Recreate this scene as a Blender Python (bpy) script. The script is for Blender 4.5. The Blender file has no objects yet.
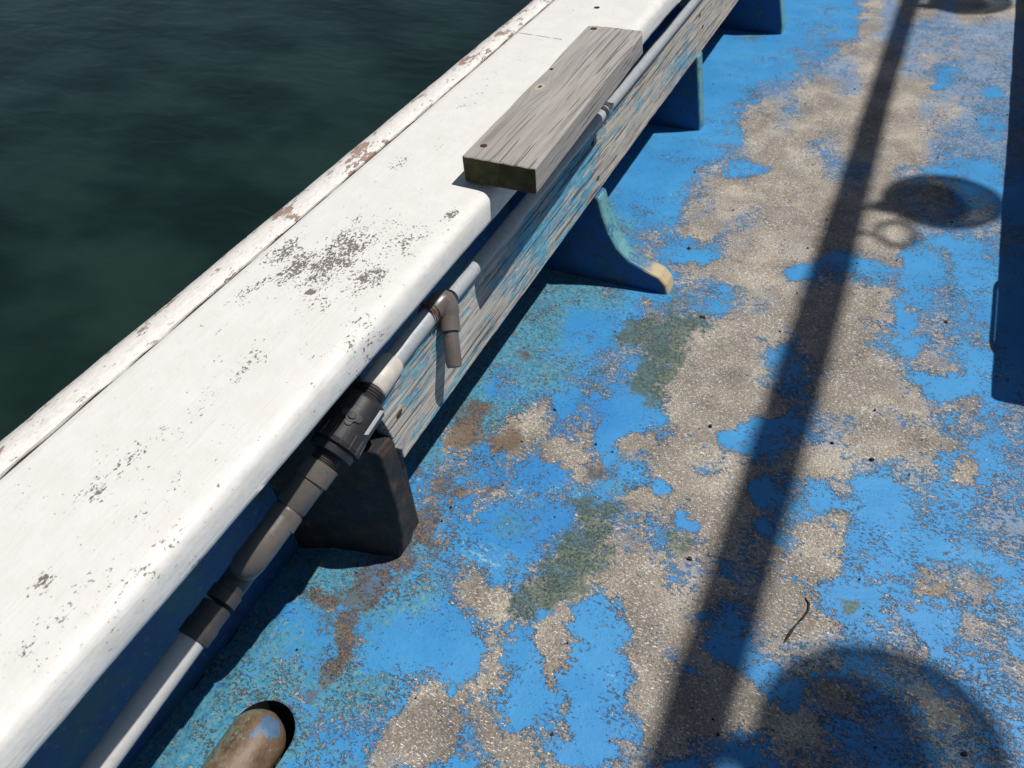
import bpy, bmesh, math, random
import numpy as np
from mathutils import Vector, Matrix
random.seed(7); rng = np.random.default_rng(7)
S = bpy.context.scene
COL = S.collection

# ---------------- camera ----------------
cam_d = bpy.data.cameras.new('camera'); cam = bpy.data.objects.new('camera', cam_d); COL.objects.link(cam)
RT = Vector((0.90031834, 0.43006216, -0.06688363)).normalized()      # right
UP = Vector((-0.25893482, 0.65278739, 0.71191389)).normalized()      # up
BK = RT.cross(UP).normalized()
m = Matrix((RT, UP, BK)).transposed().to_4x4(); m.translation = (0, 0, 1.0)
cam.matrix_world = m
cam_d.sensor_width = 36; cam_d.lens = 770/1024*36; cam_d.clip_start = .02; cam_d.clip_end = 3000
cam_d.dof.use_dof = True; cam_d.dof.focus_distance = 1.05; cam_d.dof.aperture_fstop = 9
S.camera = cam
# ---------------- light ----------------
LX, LY = 0.43, 0.25                     # horizontal run of the sunlight per metre of drop (towards -X, -Y)
to_sun = Vector((LX, LY, 1)).normalized()
sun_d = bpy.data.lights.new('sun', 'SUN'); sun = bpy.data.objects.new('sun', sun_d); COL.objects.link(sun)
sun_d.energy = 5.0; sun_d.angle = math.radians(.53); sun_d.color = (1, .955, .89)
sun.rotation_euler = to_sun.to_track_quat('Z', 'Y').to_euler(); sun.location = (3, 2, 8)
W = bpy.data.worlds.new('World'); S.world = W; W.use_nodes = True
wn = W.node_tree; sky = wn.nodes.new('ShaderNodeTexSky'); sky.sky_type = 'NISHITA'; sky.sun_disc = False
sky.sun_elevation = math.asin(to_sun.z); sky.sun_rotation = math.atan2(to_sun.x, to_sun.y)
wn.links.new(sky.outputs[0], wn.nodes['Background'].inputs[0]); wn.nodes['Background'].inputs[1].default_value = .05
S.view_settings.view_transform = 'Standard'; S.view_settings.look = 'None'; S.view_settings.exposure = -.31; S.view_settings.gamma = 1
S.render.engine = 'CYCLES'; S.cycles.max_bounces = 5; S.cycles.diffuse_bounces = 2; S.render.resolution_x = 1024; S.render.resolution_y = 768

# ---------------- helpers ----------------
def link(name, me, mat=None, parent=None, smooth=False):
    o = bpy.data.objects.new(name, me); COL.objects.link(o)
    if mat is not None:
        for mm in (mat if isinstance(mat, (list, tuple)) else [mat]): me.materials.append(mm)
    if parent is not None: o.parent = parent
    if smooth:
        for p in me.polygons: p.use_smooth = True
    return o
def empty(name, label, cat, group=None):
    o = bpy.data.objects.new(name, None); COL.objects.link(o); o.empty_display_size = .05
    o['label'] = label; o['category'] = cat
    if group: o['group'] = group
    return o
def tag(o, label, cat, group=None):
    o['label'] = label; o['category'] = cat
    if group: o['group'] = group
    return o
def pyd(name, v, f):
    me = bpy.data.meshes.new(name); me.from_pydata([tuple(map(float, p)) for p in v], [], f); me.update(); return me
def autosmooth(o, ang=40):
    me = o.data
    for p in me.polygons: p.use_smooth = True
    bm = bmesh.new(); bm.from_mesh(me)
    for e in bm.edges:
        if len(e.link_faces) == 2 and e.calc_face_angle(0) > math.radians(ang): e.smooth = False
    bm.to_mesh(me); bm.free(); return o
def bevel(o, w, seg=2, ang=30):
    md = o.modifiers.new('bevel', 'BEVEL'); md.width = w; md.segments = seg; md.limit_method = 'ANGLE'; md.angle_limit = math.radians(ang); return o
def frame_for(d):
    d = Vector(d).normalized(); a = Vector((0, 0, 1)) if abs(d.z) < .9 else Vector((0, 1, 0))
    u = d.cross(a).normalized(); return u, u.cross(d).normalized()
def tube(pts, rad, seg=24, cap=True):
    """swept tube along points with a radius per point (parallel transported frame)"""
    pts = [Vector(p) for p in pts]
    if not hasattr(rad, '__len__'): rad = [rad]*len(pts)
    V = []; F = []
    u = None
    for i, p in enumerate(pts):
        if i == 0: d = pts[1]-p
        elif i == len(pts)-1: d = p-pts[i-1]
        else: d = (pts[i+1]-p).normalized()+(p-pts[i-1]).normalized()
        if d.length < 1e-9: d = pts[min(i+1, len(pts)-1)]-pts[max(i-2, 0)]
        d.normalize()
        if u is None: u, _ = frame_for(d)
        u = (u-d*u.dot(d)).normalized(); w = d.cross(u)
        for k in range(seg):
            a = 2*math.pi*k/seg; V.append(p+(u*math.cos(a)+w*math.sin(a))*rad[i])
    for i in range(len(pts)-1):
        for k in range(seg):
            a = i*seg+k; b = i*seg+(k+1) % seg; F.append((a, b, b+seg, a+seg))
    if cap: F.append(tuple(range(seg-1, -1, -1))); F.append(tuple(range((len(pts)-1)*seg, len(pts)*seg)))
    return V, F
def merge(parts):
    V = []; F = []
    for v, f in parts:
        n = len(V); V += list(v); F += [tuple(i+n for i in q) for q in f]
    return V, F
def lathe(p0, p1, prof, seg=32):
    """prof: list of (t 0..1 along p0-p1, radius)"""
    p0 = Vector(p0); p1 = Vector(p1); d = (p1-p0).normalized(); u, w = frame_for(d); V = []; F = []
    for t, r in prof:
        c = p0.lerp(p1, t)
        for k in range(seg):
            a = 2*math.pi*k/seg; V.append(c+(u*math.cos(a)+w*math.sin(a))*r)
    n = len(prof)
    for i in range(n-1):
        for k in range(seg):
            a = i*seg+k; b = i*seg+(k+1) % seg; F.append((a, a+seg, b+seg, b))
    F.append(tuple(range(seg))); F.append(tuple(range(n*seg-1, (n-1)*seg-1, -1)))
    return V, F
def box(x0, x1, y0, y1, z0, z1):
    v = [(x, y, z) for z in (z0, z1) for y in (y0, y1) for x in (x0, x1)]
    return v, [(0, 2, 3, 1), (4, 5, 7, 6), (0, 1, 5, 4), (2, 6, 7, 3), (0, 4, 6, 2), (1, 3, 7, 5)]
def extrude_xz(prof, y0, y1):
    n = len(prof); v = [(x, y0, z) for x, z in prof]+[(x, y1, z) for x, z in prof]
    f = [tuple(range(n)), tuple(range(2*n-1, n-1, -1))]+[(i, i+n, (i+1) % n+n, (i+1) % n) for i in range(n)]
    return v, f
def fixn(o):
    bm = bmesh.new(); bm.from_mesh(o.data); bmesh.ops.recalc_face_normals(bm, faces=bm.faces); bm.to_mesh(o.data); bm.free(); return o
def vnoise(x, y, s, seed=0):
    """cheap smooth value noise on arrays, 0..1"""
    x = np.asarray(x)*s+seed*17.3; y = np.asarray(y)*s-seed*9.1
    xi = np.floor(x); yi = np.floor(y); fx = x-xi; fy = y-yi; fx = fx*fx*(3-2*fx); fy = fy*fy*(3-2*fy)
    h = lambda a, b: np.modf(np.abs(np.sin(a*127.1+b*311.7+seed*74.7)*43758.5453))[0]
    return (h(xi, yi)*(1-fx)+h(xi+1, yi)*fx)*(1-fy)+(h(xi, yi+1)*(1-fx)+h(xi+1, yi+1)*fx)*fy

# ---------------- node helper ----------------
class NT:
    def __init__(s, name):
        s.mat = bpy.data.materials.new(name); s.mat.use_nodes = True; s.t = s.mat.node_tree
        s.bsdf = s.t.nodes['Principled BSDF']; s.out = s.t.nodes['Material Output']
        g = s.t.nodes.new('ShaderNodeNewGeometry'); s.pos = g.outputs['Position']; s.nrm = g.outputs['Normal']
    def put(s, sock, v):
        if isinstance(v, bpy.types.NodeSocket): s.t.links.new(v, sock)
        elif v is not None:
            if hasattr(sock.default_value, '__len__') and not hasattr(v, '__len__'): v = (v,)*len(sock.default_value)
            if hasattr(v, '__len__') and hasattr(sock.default_value, '__len__') and len(v) == 3 and len(sock.default_value) == 4: v = (*v, 1)
            sock.default_value = v
    def math(s, op, a, b=None, c=None, clamp=False):
        n = s.t.nodes.new('ShaderNodeMath'); n.operation = op; n.use_clamp = clamp
        for i, v in enumerate((a, b, c)):
            if v is not None: s.put(n.inputs[i], v)
        return n.outputs[0]
    def add(s, a, b): return s.math('ADD', a, b)
    def sub(s, a, b): return s.math('SUBTRACT', a, b)
    def mul(s, a, b): return s.math('MULTIPLY', a, b)
    def mx(s, a, b): return s.math('MAXIMUM', a, b)
    def vscale(s, v, sc, rot=(0, 0, 0), loc=(0, 0, 0)):
        n = s.t.nodes.new('ShaderNodeMapping'); s.put(n.inputs[0], v)
        n.inputs['Scale'].default_value = sc; n.inputs['Rotation'].default_value = rot; n.inputs['Location'].default_value = loc
        return n.outputs[0]
    def noise(s, scale, detail=4, rough=.55, vec=None, dist=0, color=False):
        n = s.t.nodes.new('ShaderNodeTexNoise'); s.put(n.inputs['Vector'], vec if vec is not None else s.pos)
        n.inputs['Scale'].default_value = scale; n.inputs['Detail'].default_value = detail
        n.inputs['Roughness'].default_value = rough; n.inputs['Distortion'].default_value = dist
        return n.outputs[1 if color else 0]
    def voro(s, scale, vec=None, feature='F1', out=0, rand=1):
        n = s.t.nodes.new('ShaderNodeTexVoronoi'); s.put(n.inputs['Vector'], vec if vec is not None else s.pos)
        n.feature = feature; n.inputs['Scale'].default_value = scale; n.inputs['Randomness'].default_value = rand; return n.outputs[out]
    def step(s, v, a, b):
        n = s.t.nodes.new('ShaderNodeMapRange'); n.interpolation_type = 'SMOOTHSTEP'; s.put(n.inputs[0], v)
        s.put(n.inputs[1], a); s.put(n.inputs[2], b); return n.outputs[0]
    def mix(s, f, a, b, mode='MIX'):
        n = s.t.nodes.new('ShaderNodeMix'); n.data_type = 'RGBA'; n.blend_type = mode
        s.put(n.inputs[0], f); s.put(n.inputs[6], a); s.put(n.inputs[7], b); return n.outputs[2]
    def ramp(s, f, stops):
        n = s.t.nodes.new('ShaderNodeValToRGB'); s.put(n.inputs[0], f); e = n.color_ramp.elements
        while len(e) < len(stops): e.new(.5)
        for el, (p, c) in zip(e, stops): el.position = p; el.color = (*c, 1) if hasattr(c, '__len__') else (c, c, c, 1)
        return n.outputs[0]
    def attr(s, name):
        n = s.t.nodes.new('ShaderNodeAttribute'); n.attribute_name = name
        sp = s.t.nodes.new('ShaderNodeSeparateColor'); s.t.links.new(n.outputs['Color'], sp.inputs[0])
        return sp.outputs[0], sp.outputs[1], sp.outputs[2], n.outputs['Alpha']
    def sep(s, v=None):
        n = s.t.nodes.new('ShaderNodeSeparateXYZ'); s.put(n.inputs[0], v if v is not None else s.pos); return n.outputs
    def bump(s, h, dist=.001, strength=1, nrm=None):
        n = s.t.nodes.new('ShaderNodeBump'); s.put(n.inputs['Height'], h); n.inputs['Distance'].default_value = dist
        n.inputs['Strength'].default_value = strength
        if nrm is not None: s.put(n.inputs['Normal'], nrm)
        return n.outputs[0]
    def done(s, col, rough=.5, nrm=None, spec=.5, metal=0, ior=None):
        s.put(s.bsdf.inputs['Base Color'], col); s.put(s.bsdf.inputs['Roughness'], rough); s.put(s.bsdf.inputs['Metallic'], metal)
        s.bsdf.inputs['Specular IOR Level'].default_value = spec
        if ior: s.bsdf.inputs['IOR'].default_value = ior
        if nrm is not None: s.put(s.bsdf.inputs['Normal'], nrm)
        return s.mat

BLUE = (.068, .375, .71); BLUE2 = (.046, .31, .64)
# ---------------- materials ----------------
def m_deck():
    t = NT('worn blue deck paint')
    bare, teal, green, rust = t.attr('wear'); haze = t.attr('wear2')[0]; palea = t.attr('wear2')[1]; deep = t.attr('wear2')[2]
    n1 = t.noise(24, 9, .70, dist=.35); n2 = t.noise(85, 6, .74, vec=t.vscale(t.pos, (1, 1.6, 1), loc=(3, 1, 0))); n3 = t.noise(230, 4, .7)
    nn = t.add(t.mul(n1, .44), t.add(t.mul(n2, .34), t.mul(n3, .22)))
    nf = t.add(t.mul(n2, .55), t.add(t.mul(n3, .25), t.mul(n1, .2)))
    hz = t.math('MULTIPLY', haze, .9, clamp=True)
    nn = t.add(t.mul(nn, t.sub(1, hz)), t.mul(nf, hz))
    v = t.add(bare, t.mul(t.sub(nn, .5), 3.7))
    n5 = t.noise(150, 7, .78, vec=t.vscale(t.pos, (1, 1.25, 1), loc=(21, 4, 8))); n6 = t.noise(13, 4, .6, vec=t.vscale(t.pos, (1, 1, 1), loc=(2, 14, 8)))
    v = t.add(v, t.mul(t.sub(n5, .5), t.add(.5, t.mul(t.step(n6, .42, .62), 1.9))))
    mk = t.step(v, t.sub(.47, t.mul(hz, .10)), t.add(.53, t.mul(hz, .16)))
    edge = t.mul(t.step(v, .40, .48), t.sub(1, t.step(v, .52, .62)))
    # thin worn paint left over the bare deck
    n4 = t.noise(34, 8, .75, vec=t.vscale(t.pos, (.8, 2.0, 1), loc=(7, 2, 5)))
    thin = t.step(t.add(t.mul(t.sub(n4, .5), 1.6), t.add(t.mul(haze, .75), t.mul(t.sub(.75, bare), .5))), .22, .75)
    # bare deck: warm grey resin with glass strand glints painted near white
    g1 = t.noise(9, 5, .6, vec=t.vscale(t.pos, (1, 1, 1), loc=(1, 8, 2)))
    g2 = t.noise(520, 3, .7, vec=t.vscale(t.pos, (1, .45, 1), rot=(0, 0, .55)))
    g3 = t.noise(560, 2, .65, vec=t.vscale(t.pos, (.35, 1, 1), rot=(0, 0, .35), loc=(4, 4, 4)))
    bc = t.ramp(g1, [(.3, (.21, .188, .165)), (.5, (.34, .305, .26)), (.66, (.52, .47, .395))])
    bc = t.mix(t.step(g2, .40, .60), t.mix(.55, bc, (.07, .06, .05)), bc)
    bc = t.mix(t.mul(t.step(g3, .585, .68), .8), bc, (.95, .92, .88))
    brn = t.step(t.noise(22, 6, .65, vec=t.vscale(t.pos, (1, 1, 1), loc=(9, 9, 1))), .55, .68)
    bc = t.mix(t.mul(brn, .35), bc, (.22, .12, .07))
    bc = t.mix(t.mul(thin, .8), bc, t.mix(n3, (.10, .25, .47), (.23, .32, .46)))
    bc = t.mix(t.mul(t.step(rust, .3, .8), .75), bc, t.mix(n2, (.07, .05, .04), (.20, .125, .07)))
    # blue paint
    p1 = t.noise(7, 5, .6, vec=t.vscale(t.pos, (1, 1, 1), loc=(2, 2, 9)))
    pc = t.mix(t.step(p1, .35, .65), BLUE2, BLUE)
    pc = t.mix(t.mul(t.step(n3, .35, .62), .25), t.mix(.35, pc, (.01, .10, .38)), pc)
    tn = t.noise(95, 8, .78, vec=t.vscale(t.pos, (1, 1, 1), loc=(5, 5, 5))); tw = t.add(teal, t.mul(t.sub(tn, .5), 2.2))
    pc = t.mix(t.mul(t.step(tw, .45, .85), .85), pc, t.ramp(t.noise(120, 5, .7), [(.3, (.02, .13, .26)), (.48, (.06, .26, .36)), (.60, (.15, .31, .31)), (.72, (.30, .35, .25))]))
    # dark pin chips and scratches in the paint
    c1 = t.noise(170, 3, .6, vec=t.vscale(t.pos, (1, 1.5, 1), loc=(8, 1, 1))); c2 = t.noise(12, 4, .6, vec=t.vscale(t.pos, (1, 1, 1), loc=(1, 5, 1)))
    chip = t.mul(t.step(t.add(c1, t.mul(t.add(t.sub(c2, .52), t.mul(teal, .10)), .8)), .635, .69), .85)
    pc = t.mix(chip, pc, (.07, .065, .06))
    pale = t.mul(t.step(t.noise(110, 4, .7, vec=t.vscale(t.pos, (1, 1, 1), loc=(3, 7, 1))), .60, .68), t.mx(t.step(c2, .50, .66), palea))
    pale = t.mx(pale, t.mul(palea, t.step(n2, .48, .58)))
    pc = t.mix(t.mul(deep, .6), pc, (.018, .19, .52))
    pc = t.mix(t.mul(pale, .7), pc, (.36, .58, .62))
    rst = t.step(t.add(rust, t.mul(t.sub(t.noise(45, 7, .72), .5), 1.8)), .50, .85)
    pc = t.mix(t.mul(rst, .7), pc, (.12, .085, .055))
    scuf = t.step(t.noise(30, 8, .8, vec=t.vscale(t.pos, (1, 2.2, 1), rot=(0, 0, .3), loc=(2, 9, 2))), .54, .70)
    pc = t.mix(t.mul(scuf, .45), pc, (.13, .30, .42))
    col = t.mix(mk, pc, bc)
    eb = t.step(t.noise(18, 4, .6, vec=t.vscale(t.pos, (1, 1, 1), loc=(12, 3, 3))), .44, .60)
    col = t.mix(t.mul(edge, t.add(.12, t.mul(eb, .55))), col, (.06, .048, .04))
    # green grey undercoat patches
    gv = t.add(green, t.mul(t.sub(t.add(t.mul(t.noise(38, 9, .76, vec=t.vscale(t.pos, (1, 1, 1), loc=(6, 3, 3))), .7), t.mul(t.noise(160, 5, .75), .3)), .5), 3.4))
    gm = t.step(gv, .50, .90)
    col = t.mix(t.mul(gm, .88), col, t.mix(t.step(n3, .35, .65), (.05, .085, .07), (.13, .18, .145)))
    h = t.add(t.mul(t.sub(1, mk), .6), t.add(t.mul(g2, t.mul(mk, .3)), t.add(t.mul(n3, .12), t.mul(t.sub(0, chip), .3))))
    nm = t.bump(h, .0019, 1.0); nm = t.bump(n1, .006, .35, nm)
    ro = t.add(t.mul(mk, .22), t.add(.42, t.mul(n2, .2)))
    return t.done(col, ro, nm, .4)
def m_bluewall():
    t = NT('grimy blue paint darkened for shade')
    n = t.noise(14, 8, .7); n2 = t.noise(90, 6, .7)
    col = t.mix(t.step(n, .42, .62), (.02, .09, .26), (.03, .12, .18)); col = t.mix(t.mul(t.step(n2, .54, .70), .6), col, (.12, .26, .26))  # base blue set to a darker navy to carry the shade under the cap
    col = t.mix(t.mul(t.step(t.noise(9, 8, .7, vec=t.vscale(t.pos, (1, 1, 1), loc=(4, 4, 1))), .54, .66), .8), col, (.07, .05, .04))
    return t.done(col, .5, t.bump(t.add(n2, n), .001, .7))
def m_rib():
    t = NT('blue rib paint with teal worn edge')
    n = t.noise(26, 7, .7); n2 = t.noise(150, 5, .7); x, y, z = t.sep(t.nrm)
    up = t.step(x, .15, .6)  # faces turned to the sun, painted lighter teal below
    col = t.mix(t.step(n, .4, .62), (.012, .085, .27), (.018, .06, .14))  # navy set darker than the deck blue to carry the shade
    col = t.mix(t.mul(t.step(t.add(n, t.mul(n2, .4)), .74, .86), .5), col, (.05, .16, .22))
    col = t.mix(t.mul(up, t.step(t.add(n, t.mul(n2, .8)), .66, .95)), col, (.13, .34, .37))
    px, py, pz = t.sep()
    toe = t.mul(t.step(t.add(px, t.mul(n, .05)), -.352, -.325), t.step(t.add(x, z), .2, .7))
    col = t.mix(toe, col, (.50, .40, .24))
    col = t.mix(t.step(t.add(n2, t.mul(n, .4)), .86, .95), col, (.07, .05, .04))
    return t.done(col, .5, t.bump(t.add(n2, n), .0012, .6))
def m_rib_rust_shade():
    t = NT('rust stained rib darkened for shade')
    n = t.noise(30, 8, .72); n2 = t.noise(130, 6, .75)
    col = t.ramp(n, [(.32, (.010, .02, .05)), (.45, (.015, .014, .013)), (.60, (.055, .034, .024)), (.68, (.14, .085, .05)), (.75, (.04, .13, .25))])  # near-black tones put shade into the colour; the browns are rust
    col = t.mix(t.mul(t.step(n2, .60, .74), .5), col, (.16, .14, .11))
    return t.done(col, .6, t.bump(t.add(n2, n), .0022, .8))
def m_white():
    t = NT('chipped white gunwale paint')
    den, big, edge, _ = t.attr('chip')
    n1 = t.noise(340, 3, .64, vec=t.vscale(t.pos, (1, .62, 1))); n2 = t.noise(28, 6, .7); n3 = t.noise(70, 6, .72, vec=t.vscale(t.pos, (1, .7, 1), loc=(2, 1, 0)))
    v = t.add(n1, t.add(t.mul(t.sub(n3, .5), .80), t.mul(den, .40)))
    chip = t.step(v, .765, .80)
    bv = t.add(big, t.mul(t.sub(n3, .5), 1.5)); bigm = t.step(bv, .55, .62)
    ch = t.mx(chip, bigm)
    w = t.mix(t.step(n2, .35, .7), (.755, .74, .71), (.795, .785, .765))
    w = t.mix(t.mul(t.step(t.noise(40, 8, .8, vec=t.vscale(t.pos, (1, .3, 1))), .56, .72), .22), w, (.50, .47, .43))
    w = t.mix(t.mul(edge, t.mul(t.step(n3, .4, .65), .25)), w, (.52, .50, .47))
    und = t.mix(n2, (.11, .095, .085), (.21, .18, .16))
    gr = t.noise(260, 3, .6, vec=t.vscale(t.pos, (1, .03, 1))); hair = t.mul(t.step(gr, .64, .70), t.step(n2, .5, .65))
    w = t.mix(t.mul(hair, .35), w, (.45, .42, .38))
    col = t.mix(t.mul(ch, .93), w, und)
    return t.done(col, t.add(.38, t.mul(n2, .2)), t.bump(t.add(t.mul(ch, -.6), t.add(t.mul(n2, .8), t.add(t.mul(n3, .3), t.mul(gr, .35)))), .0013, .9), .4)
def m_white_rail():
    t = NT('worn white rubbing strake paint')
    n = t.noise(62, 8, .76, vec=t.vscale(t.pos, (1.2, .4, 1.2))); n2 = t.noise(150, 5, .7, vec=t.vscale(t.pos, (1, .4, 1))); n4 = t.noise(11, 4, .6)
    x, y, z = t.sep()
    outer = t.step(x, -.700, -.728)
    w = t.mix(t.step(n2, .35, .65), (.70, .67, .64), (.84, .82, .79))
    w = t.mix(t.mul(outer, t.step(n2, .45, .6)), w, (.55, .50, .50))
    m1 = t.step(t.add(n, t.mul(t.sub(n4, .5), .6)), .575, .605)
    col = t.mix(m1, w, t.mix(n2, (.36, .20, .14), (.46, .33, .27)))
    m2 = t.step(t.add(n2, t.mul(t.sub(n, .5), .5)), .60, .64); col = t.mix(t.mul(m2, .75), col, (.33, .24, .20))
    return t.done(col, .55, t.bump(t.add(t.mul(n2, .5), t.mul(m1, -.7)), .0016, 1), .35)
def wood_nodes(t, base0, base1, dark, vec, ring=1.0):
    warp = t.noise(3.2, 3, .5, vec=t.vscale(vec, (1, .5, 1)), color=True)
    wv = t.t.nodes.new('ShaderNodeVectorMath'); wv.operation = 'MULTIPLY_ADD'
    t.put(wv.inputs[0], warp); wv.inputs[1].default_value = (.045*ring, 0, .045*ring); t.put(wv.inputs[2], vec)
    v = wv.outputs[0]
    g = t.noise(150, 4, .62, vec=t.vscale(v, (1, .028, 1))); f = t.noise(420, 3, .65, vec=t.vscale(v, (1, .03, 1), loc=(1, 1, 1)))
    l = t.noise(250, 2, .5, vec=t.vscale(v, (1, .018, 1), loc=(5, 2, 2)))
    big = t.noise(6, 3, .5, vec=t.vscale(v, (1, .3, 1)))
    col = t.mix(t.step(g, .33, .66), base0, base1); col = t.mix(t.mul(t.sub(1, t.step(f, .36, .60)), .30), col, dark)
    crack = t.step(l, .585, .64)
    return col, crack, g, f, big
def m_timber():
    t = NT('weathered grey timber')
    x, y, z = t.sep()
    # knot near (-.497, 1.062)
    dx = t.sub(x, -.497); dy = t.mul(t.sub(y, 1.062), .62)
    r = t.math('SQRT', t.add(t.mul(dx, dx), t.mul(dy, dy)))
    cmb = t.t.nodes.new('ShaderNodeCombineXYZ')
    fall = t.math('EXPONENT', t.mul(r, -42)); push = t.mul(fall, t.mul(t.math('SIGN', dx), .020))
    t.put(cmb.inputs[0], t.sub(x, push)); t.put(cmb.inputs[1], y); t.put(cmb.inputs[2], z)
    col, crack, g, f, big = wood_nodes(t, (.345, .325, .31), (.44, .415, .40), (.15, .135, .125), cmb.outputs[0], .22)
    col = t.mix(t.mul(t.step(big, .4, .62), .15), col, (.38, .34, .30))
    dark = t.mul(crack, t.step(x, -.505, -.45))
    col = t.mix(t.mul(dark, .55), col, (.05, .043, .038))
    rr = t.add(r, t.mul(t.sub(g, .5), .004))
    col = t.mix(t.mul(t.sub(1, t.step(rr, .008, .014)), .85), col, (.47, .44, .40))
    ring = t.mul(t.step(rr, .0065, .0085), t.sub(1, t.step(rr, .0095, .012))); col = t.mix(t.mul(ring, .5), col, (.27, .22, .18))
    col = t.mix(t.sub(1, t.step(rr, .002, .0038)), col, (.07, .045, .03))
    # grain streak trailing toward the near nail
    st = t.mul(t.step(t.math('ABSOLUTE', t.sub(x, -.497)), .010, .002), t.mul(t.step(y, .85, .88), t.step(y, 1.0, .92)))
    col = t.mix(t.mul(st, t.mul(g, .8)), col, (.09, .075, .065))
    return t.done(col, .75, t.bump(t.add(t.mul(f, .5), t.add(g, t.mul(dark, -1.2))), .0012, .9), .25)
def m_endgrain():
    t = NT('mossy end grain darkened for shade')
    n = t.noise(60, 6, .7); n2 = t.noise(260, 4, .7)
    w = t.math('SINE', t.mul(t.math('SQRT', t.add(t.math('POWER', t.add(t.sep()[0], .47), 2), t.math('POWER', t.sub(t.sep()[2], .40), 2))), 1500))
    col = t.mix(t.step(n, .35, .65), (.040, .040, .017), (.085, .078, .035)); col = t.mix(t.mul(t.step(w, .2, 1), .3), col, (.04, .035, .02))  # olive taken darker to carry the shade on the end face
    return t.done(col, .85, t.bump(n2, .001, .6), .2)
def m_plank():
    t = NT('bleached plank with blue paint remains')
    col, crack, g, f, big = wood_nodes(t, (.44, .41, .37), (.60, .565, .52), (.16, .13, .11), t.pos, .35)
    warm = t.step(t.noise(5, 4, .6), .45, .62); col = t.mix(t.mul(warm, .2), col, (.58, .46, .34))
    x, y, z = t.sep()
    a = t.noise(75, 6, .74, vec=t.vscale(t.pos, (1, .15, 1), rot=(.06, 0, 0))); b = t.noise(260, 4, .7, vec=t.vscale(t.pos, (1, .10, 1)))
    reg = t.noise(5.2, 3, .5, vec=t.vscale(t.pos, (1, .55, 1.4), loc=(1, .2, 3)))
    pv = t.add(t.mul(a, .6), t.add(t.mul(b, .4), t.mul(t.sub(reg, .5), .55)))
    pm = t.step(pv, .520, .552)
    col = t.mix(t.mul(pm, .92), col, t.mix(t.step(b, .4, .6), (.04, .25, .48), (.15, .45, .58)))
    pk = t.mul(crack, .7); col = t.mix(pk, col, (.04, .03, .025))
    return t.done(col, .8, t.bump(t.add(t.mul(f, .5), t.add(g, t.add(t.mul(pm, .3), t.mul(crack, -1)))), .002, 1), .25)
def m_plain(name, c, rough=.45, metal=0, var=.12, scale=60, bmp=.0004, dirt=None, dirt_th=.6, spec=.5):
    t = NT(name); n = t.noise(scale, 6, .7); n2 = t.noise(scale*6, 3, .6)
    c2 = tuple(k*(1-var*2) for k in c)
    col = t.mix(t.step(n, .35, .65), c2, c)
    if dirt is not None: col = t.mix(t.mul(t.step(t.add(t.mul(n, .6), t.mul(n2, .4)), dirt_th-.05, dirt_th+.05), .85), col, dirt)
    return t.done(col, t.add(rough-.06, t.mul(n2, .14)), t.bump(t.add(n, t.mul(n2, .3)), bmp, .8), spec, metal)
def m_rustpipe():
    t = NT('rusty pipe with flaked blue paint')
    n = t.noise(34, 8, .72, vec=t.vscale(t.pos, (1, .6, 1))); n2 = t.noise(140, 5, .7); x, y, z = t.sep()
    col = t.ramp(n, [(.3, (.05, .035, .025)), (.45, (.14, .085, .05)), (.58, (.20, .135, .085)), (.72, (.26, .10, .04))])
    col = t.mix(t.mul(t.step(t.add(t.mul(t.sub(-.535, x), 16), t.mul(t.sub(n2, .5), 2)), -.1, .45), .8), col, (.22, .28, .22))
    r = t.math('SQRT', t.add(t.math('POWER', t.mul(t.add(x, .512), 1.5), 2), t.math('POWER', t.mul(t.sub(y, .198), 1.0), 2)))
    col = t.mix(.75, col, col)
    col = t.mix(t.mul(t.step(t.add(r, t.add(t.mul(t.sub(n2, .5), .05), t.mul(t.sub(n, .5), .16))), .014, .010), .6), col, (.05, .20, .38))
    col = t.mix(t.step(n2, .66, .72), col, (.55, .50, .42))
    return t.done(col, .45, t.bump(t.add(n, n2), .0012, .8), .5, 0)
def m_water():
    t = NT('dark green harbour water')
    n1 = t.noise(3.2, 3, .5, vec=t.vscale(t.pos, (1, 2.2, 1), rot=(0, 0, .95)), dist=.6)
    n2 = t.noise(8, 2, .45, vec=t.vscale(t.pos, (1, 2.4, 1), rot=(0, 0, 1.1), loc=(2, 2, 0)), dist=.5)
    lo = t.noise(.9, 3, .55, vec=t.vscale(t.pos, (1, 1.5, 1)))  # broad lighter and darker patches, tinted in place of reflections
    col = t.mix(t.step(lo, .35, .65), (.005, .014, .012), (.013, .031, .027))
    return t.done(col, .06, t.bump(t.add(n1, t.mul(n2, .10)), .055, .18), .34, 0, 1.333)
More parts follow.
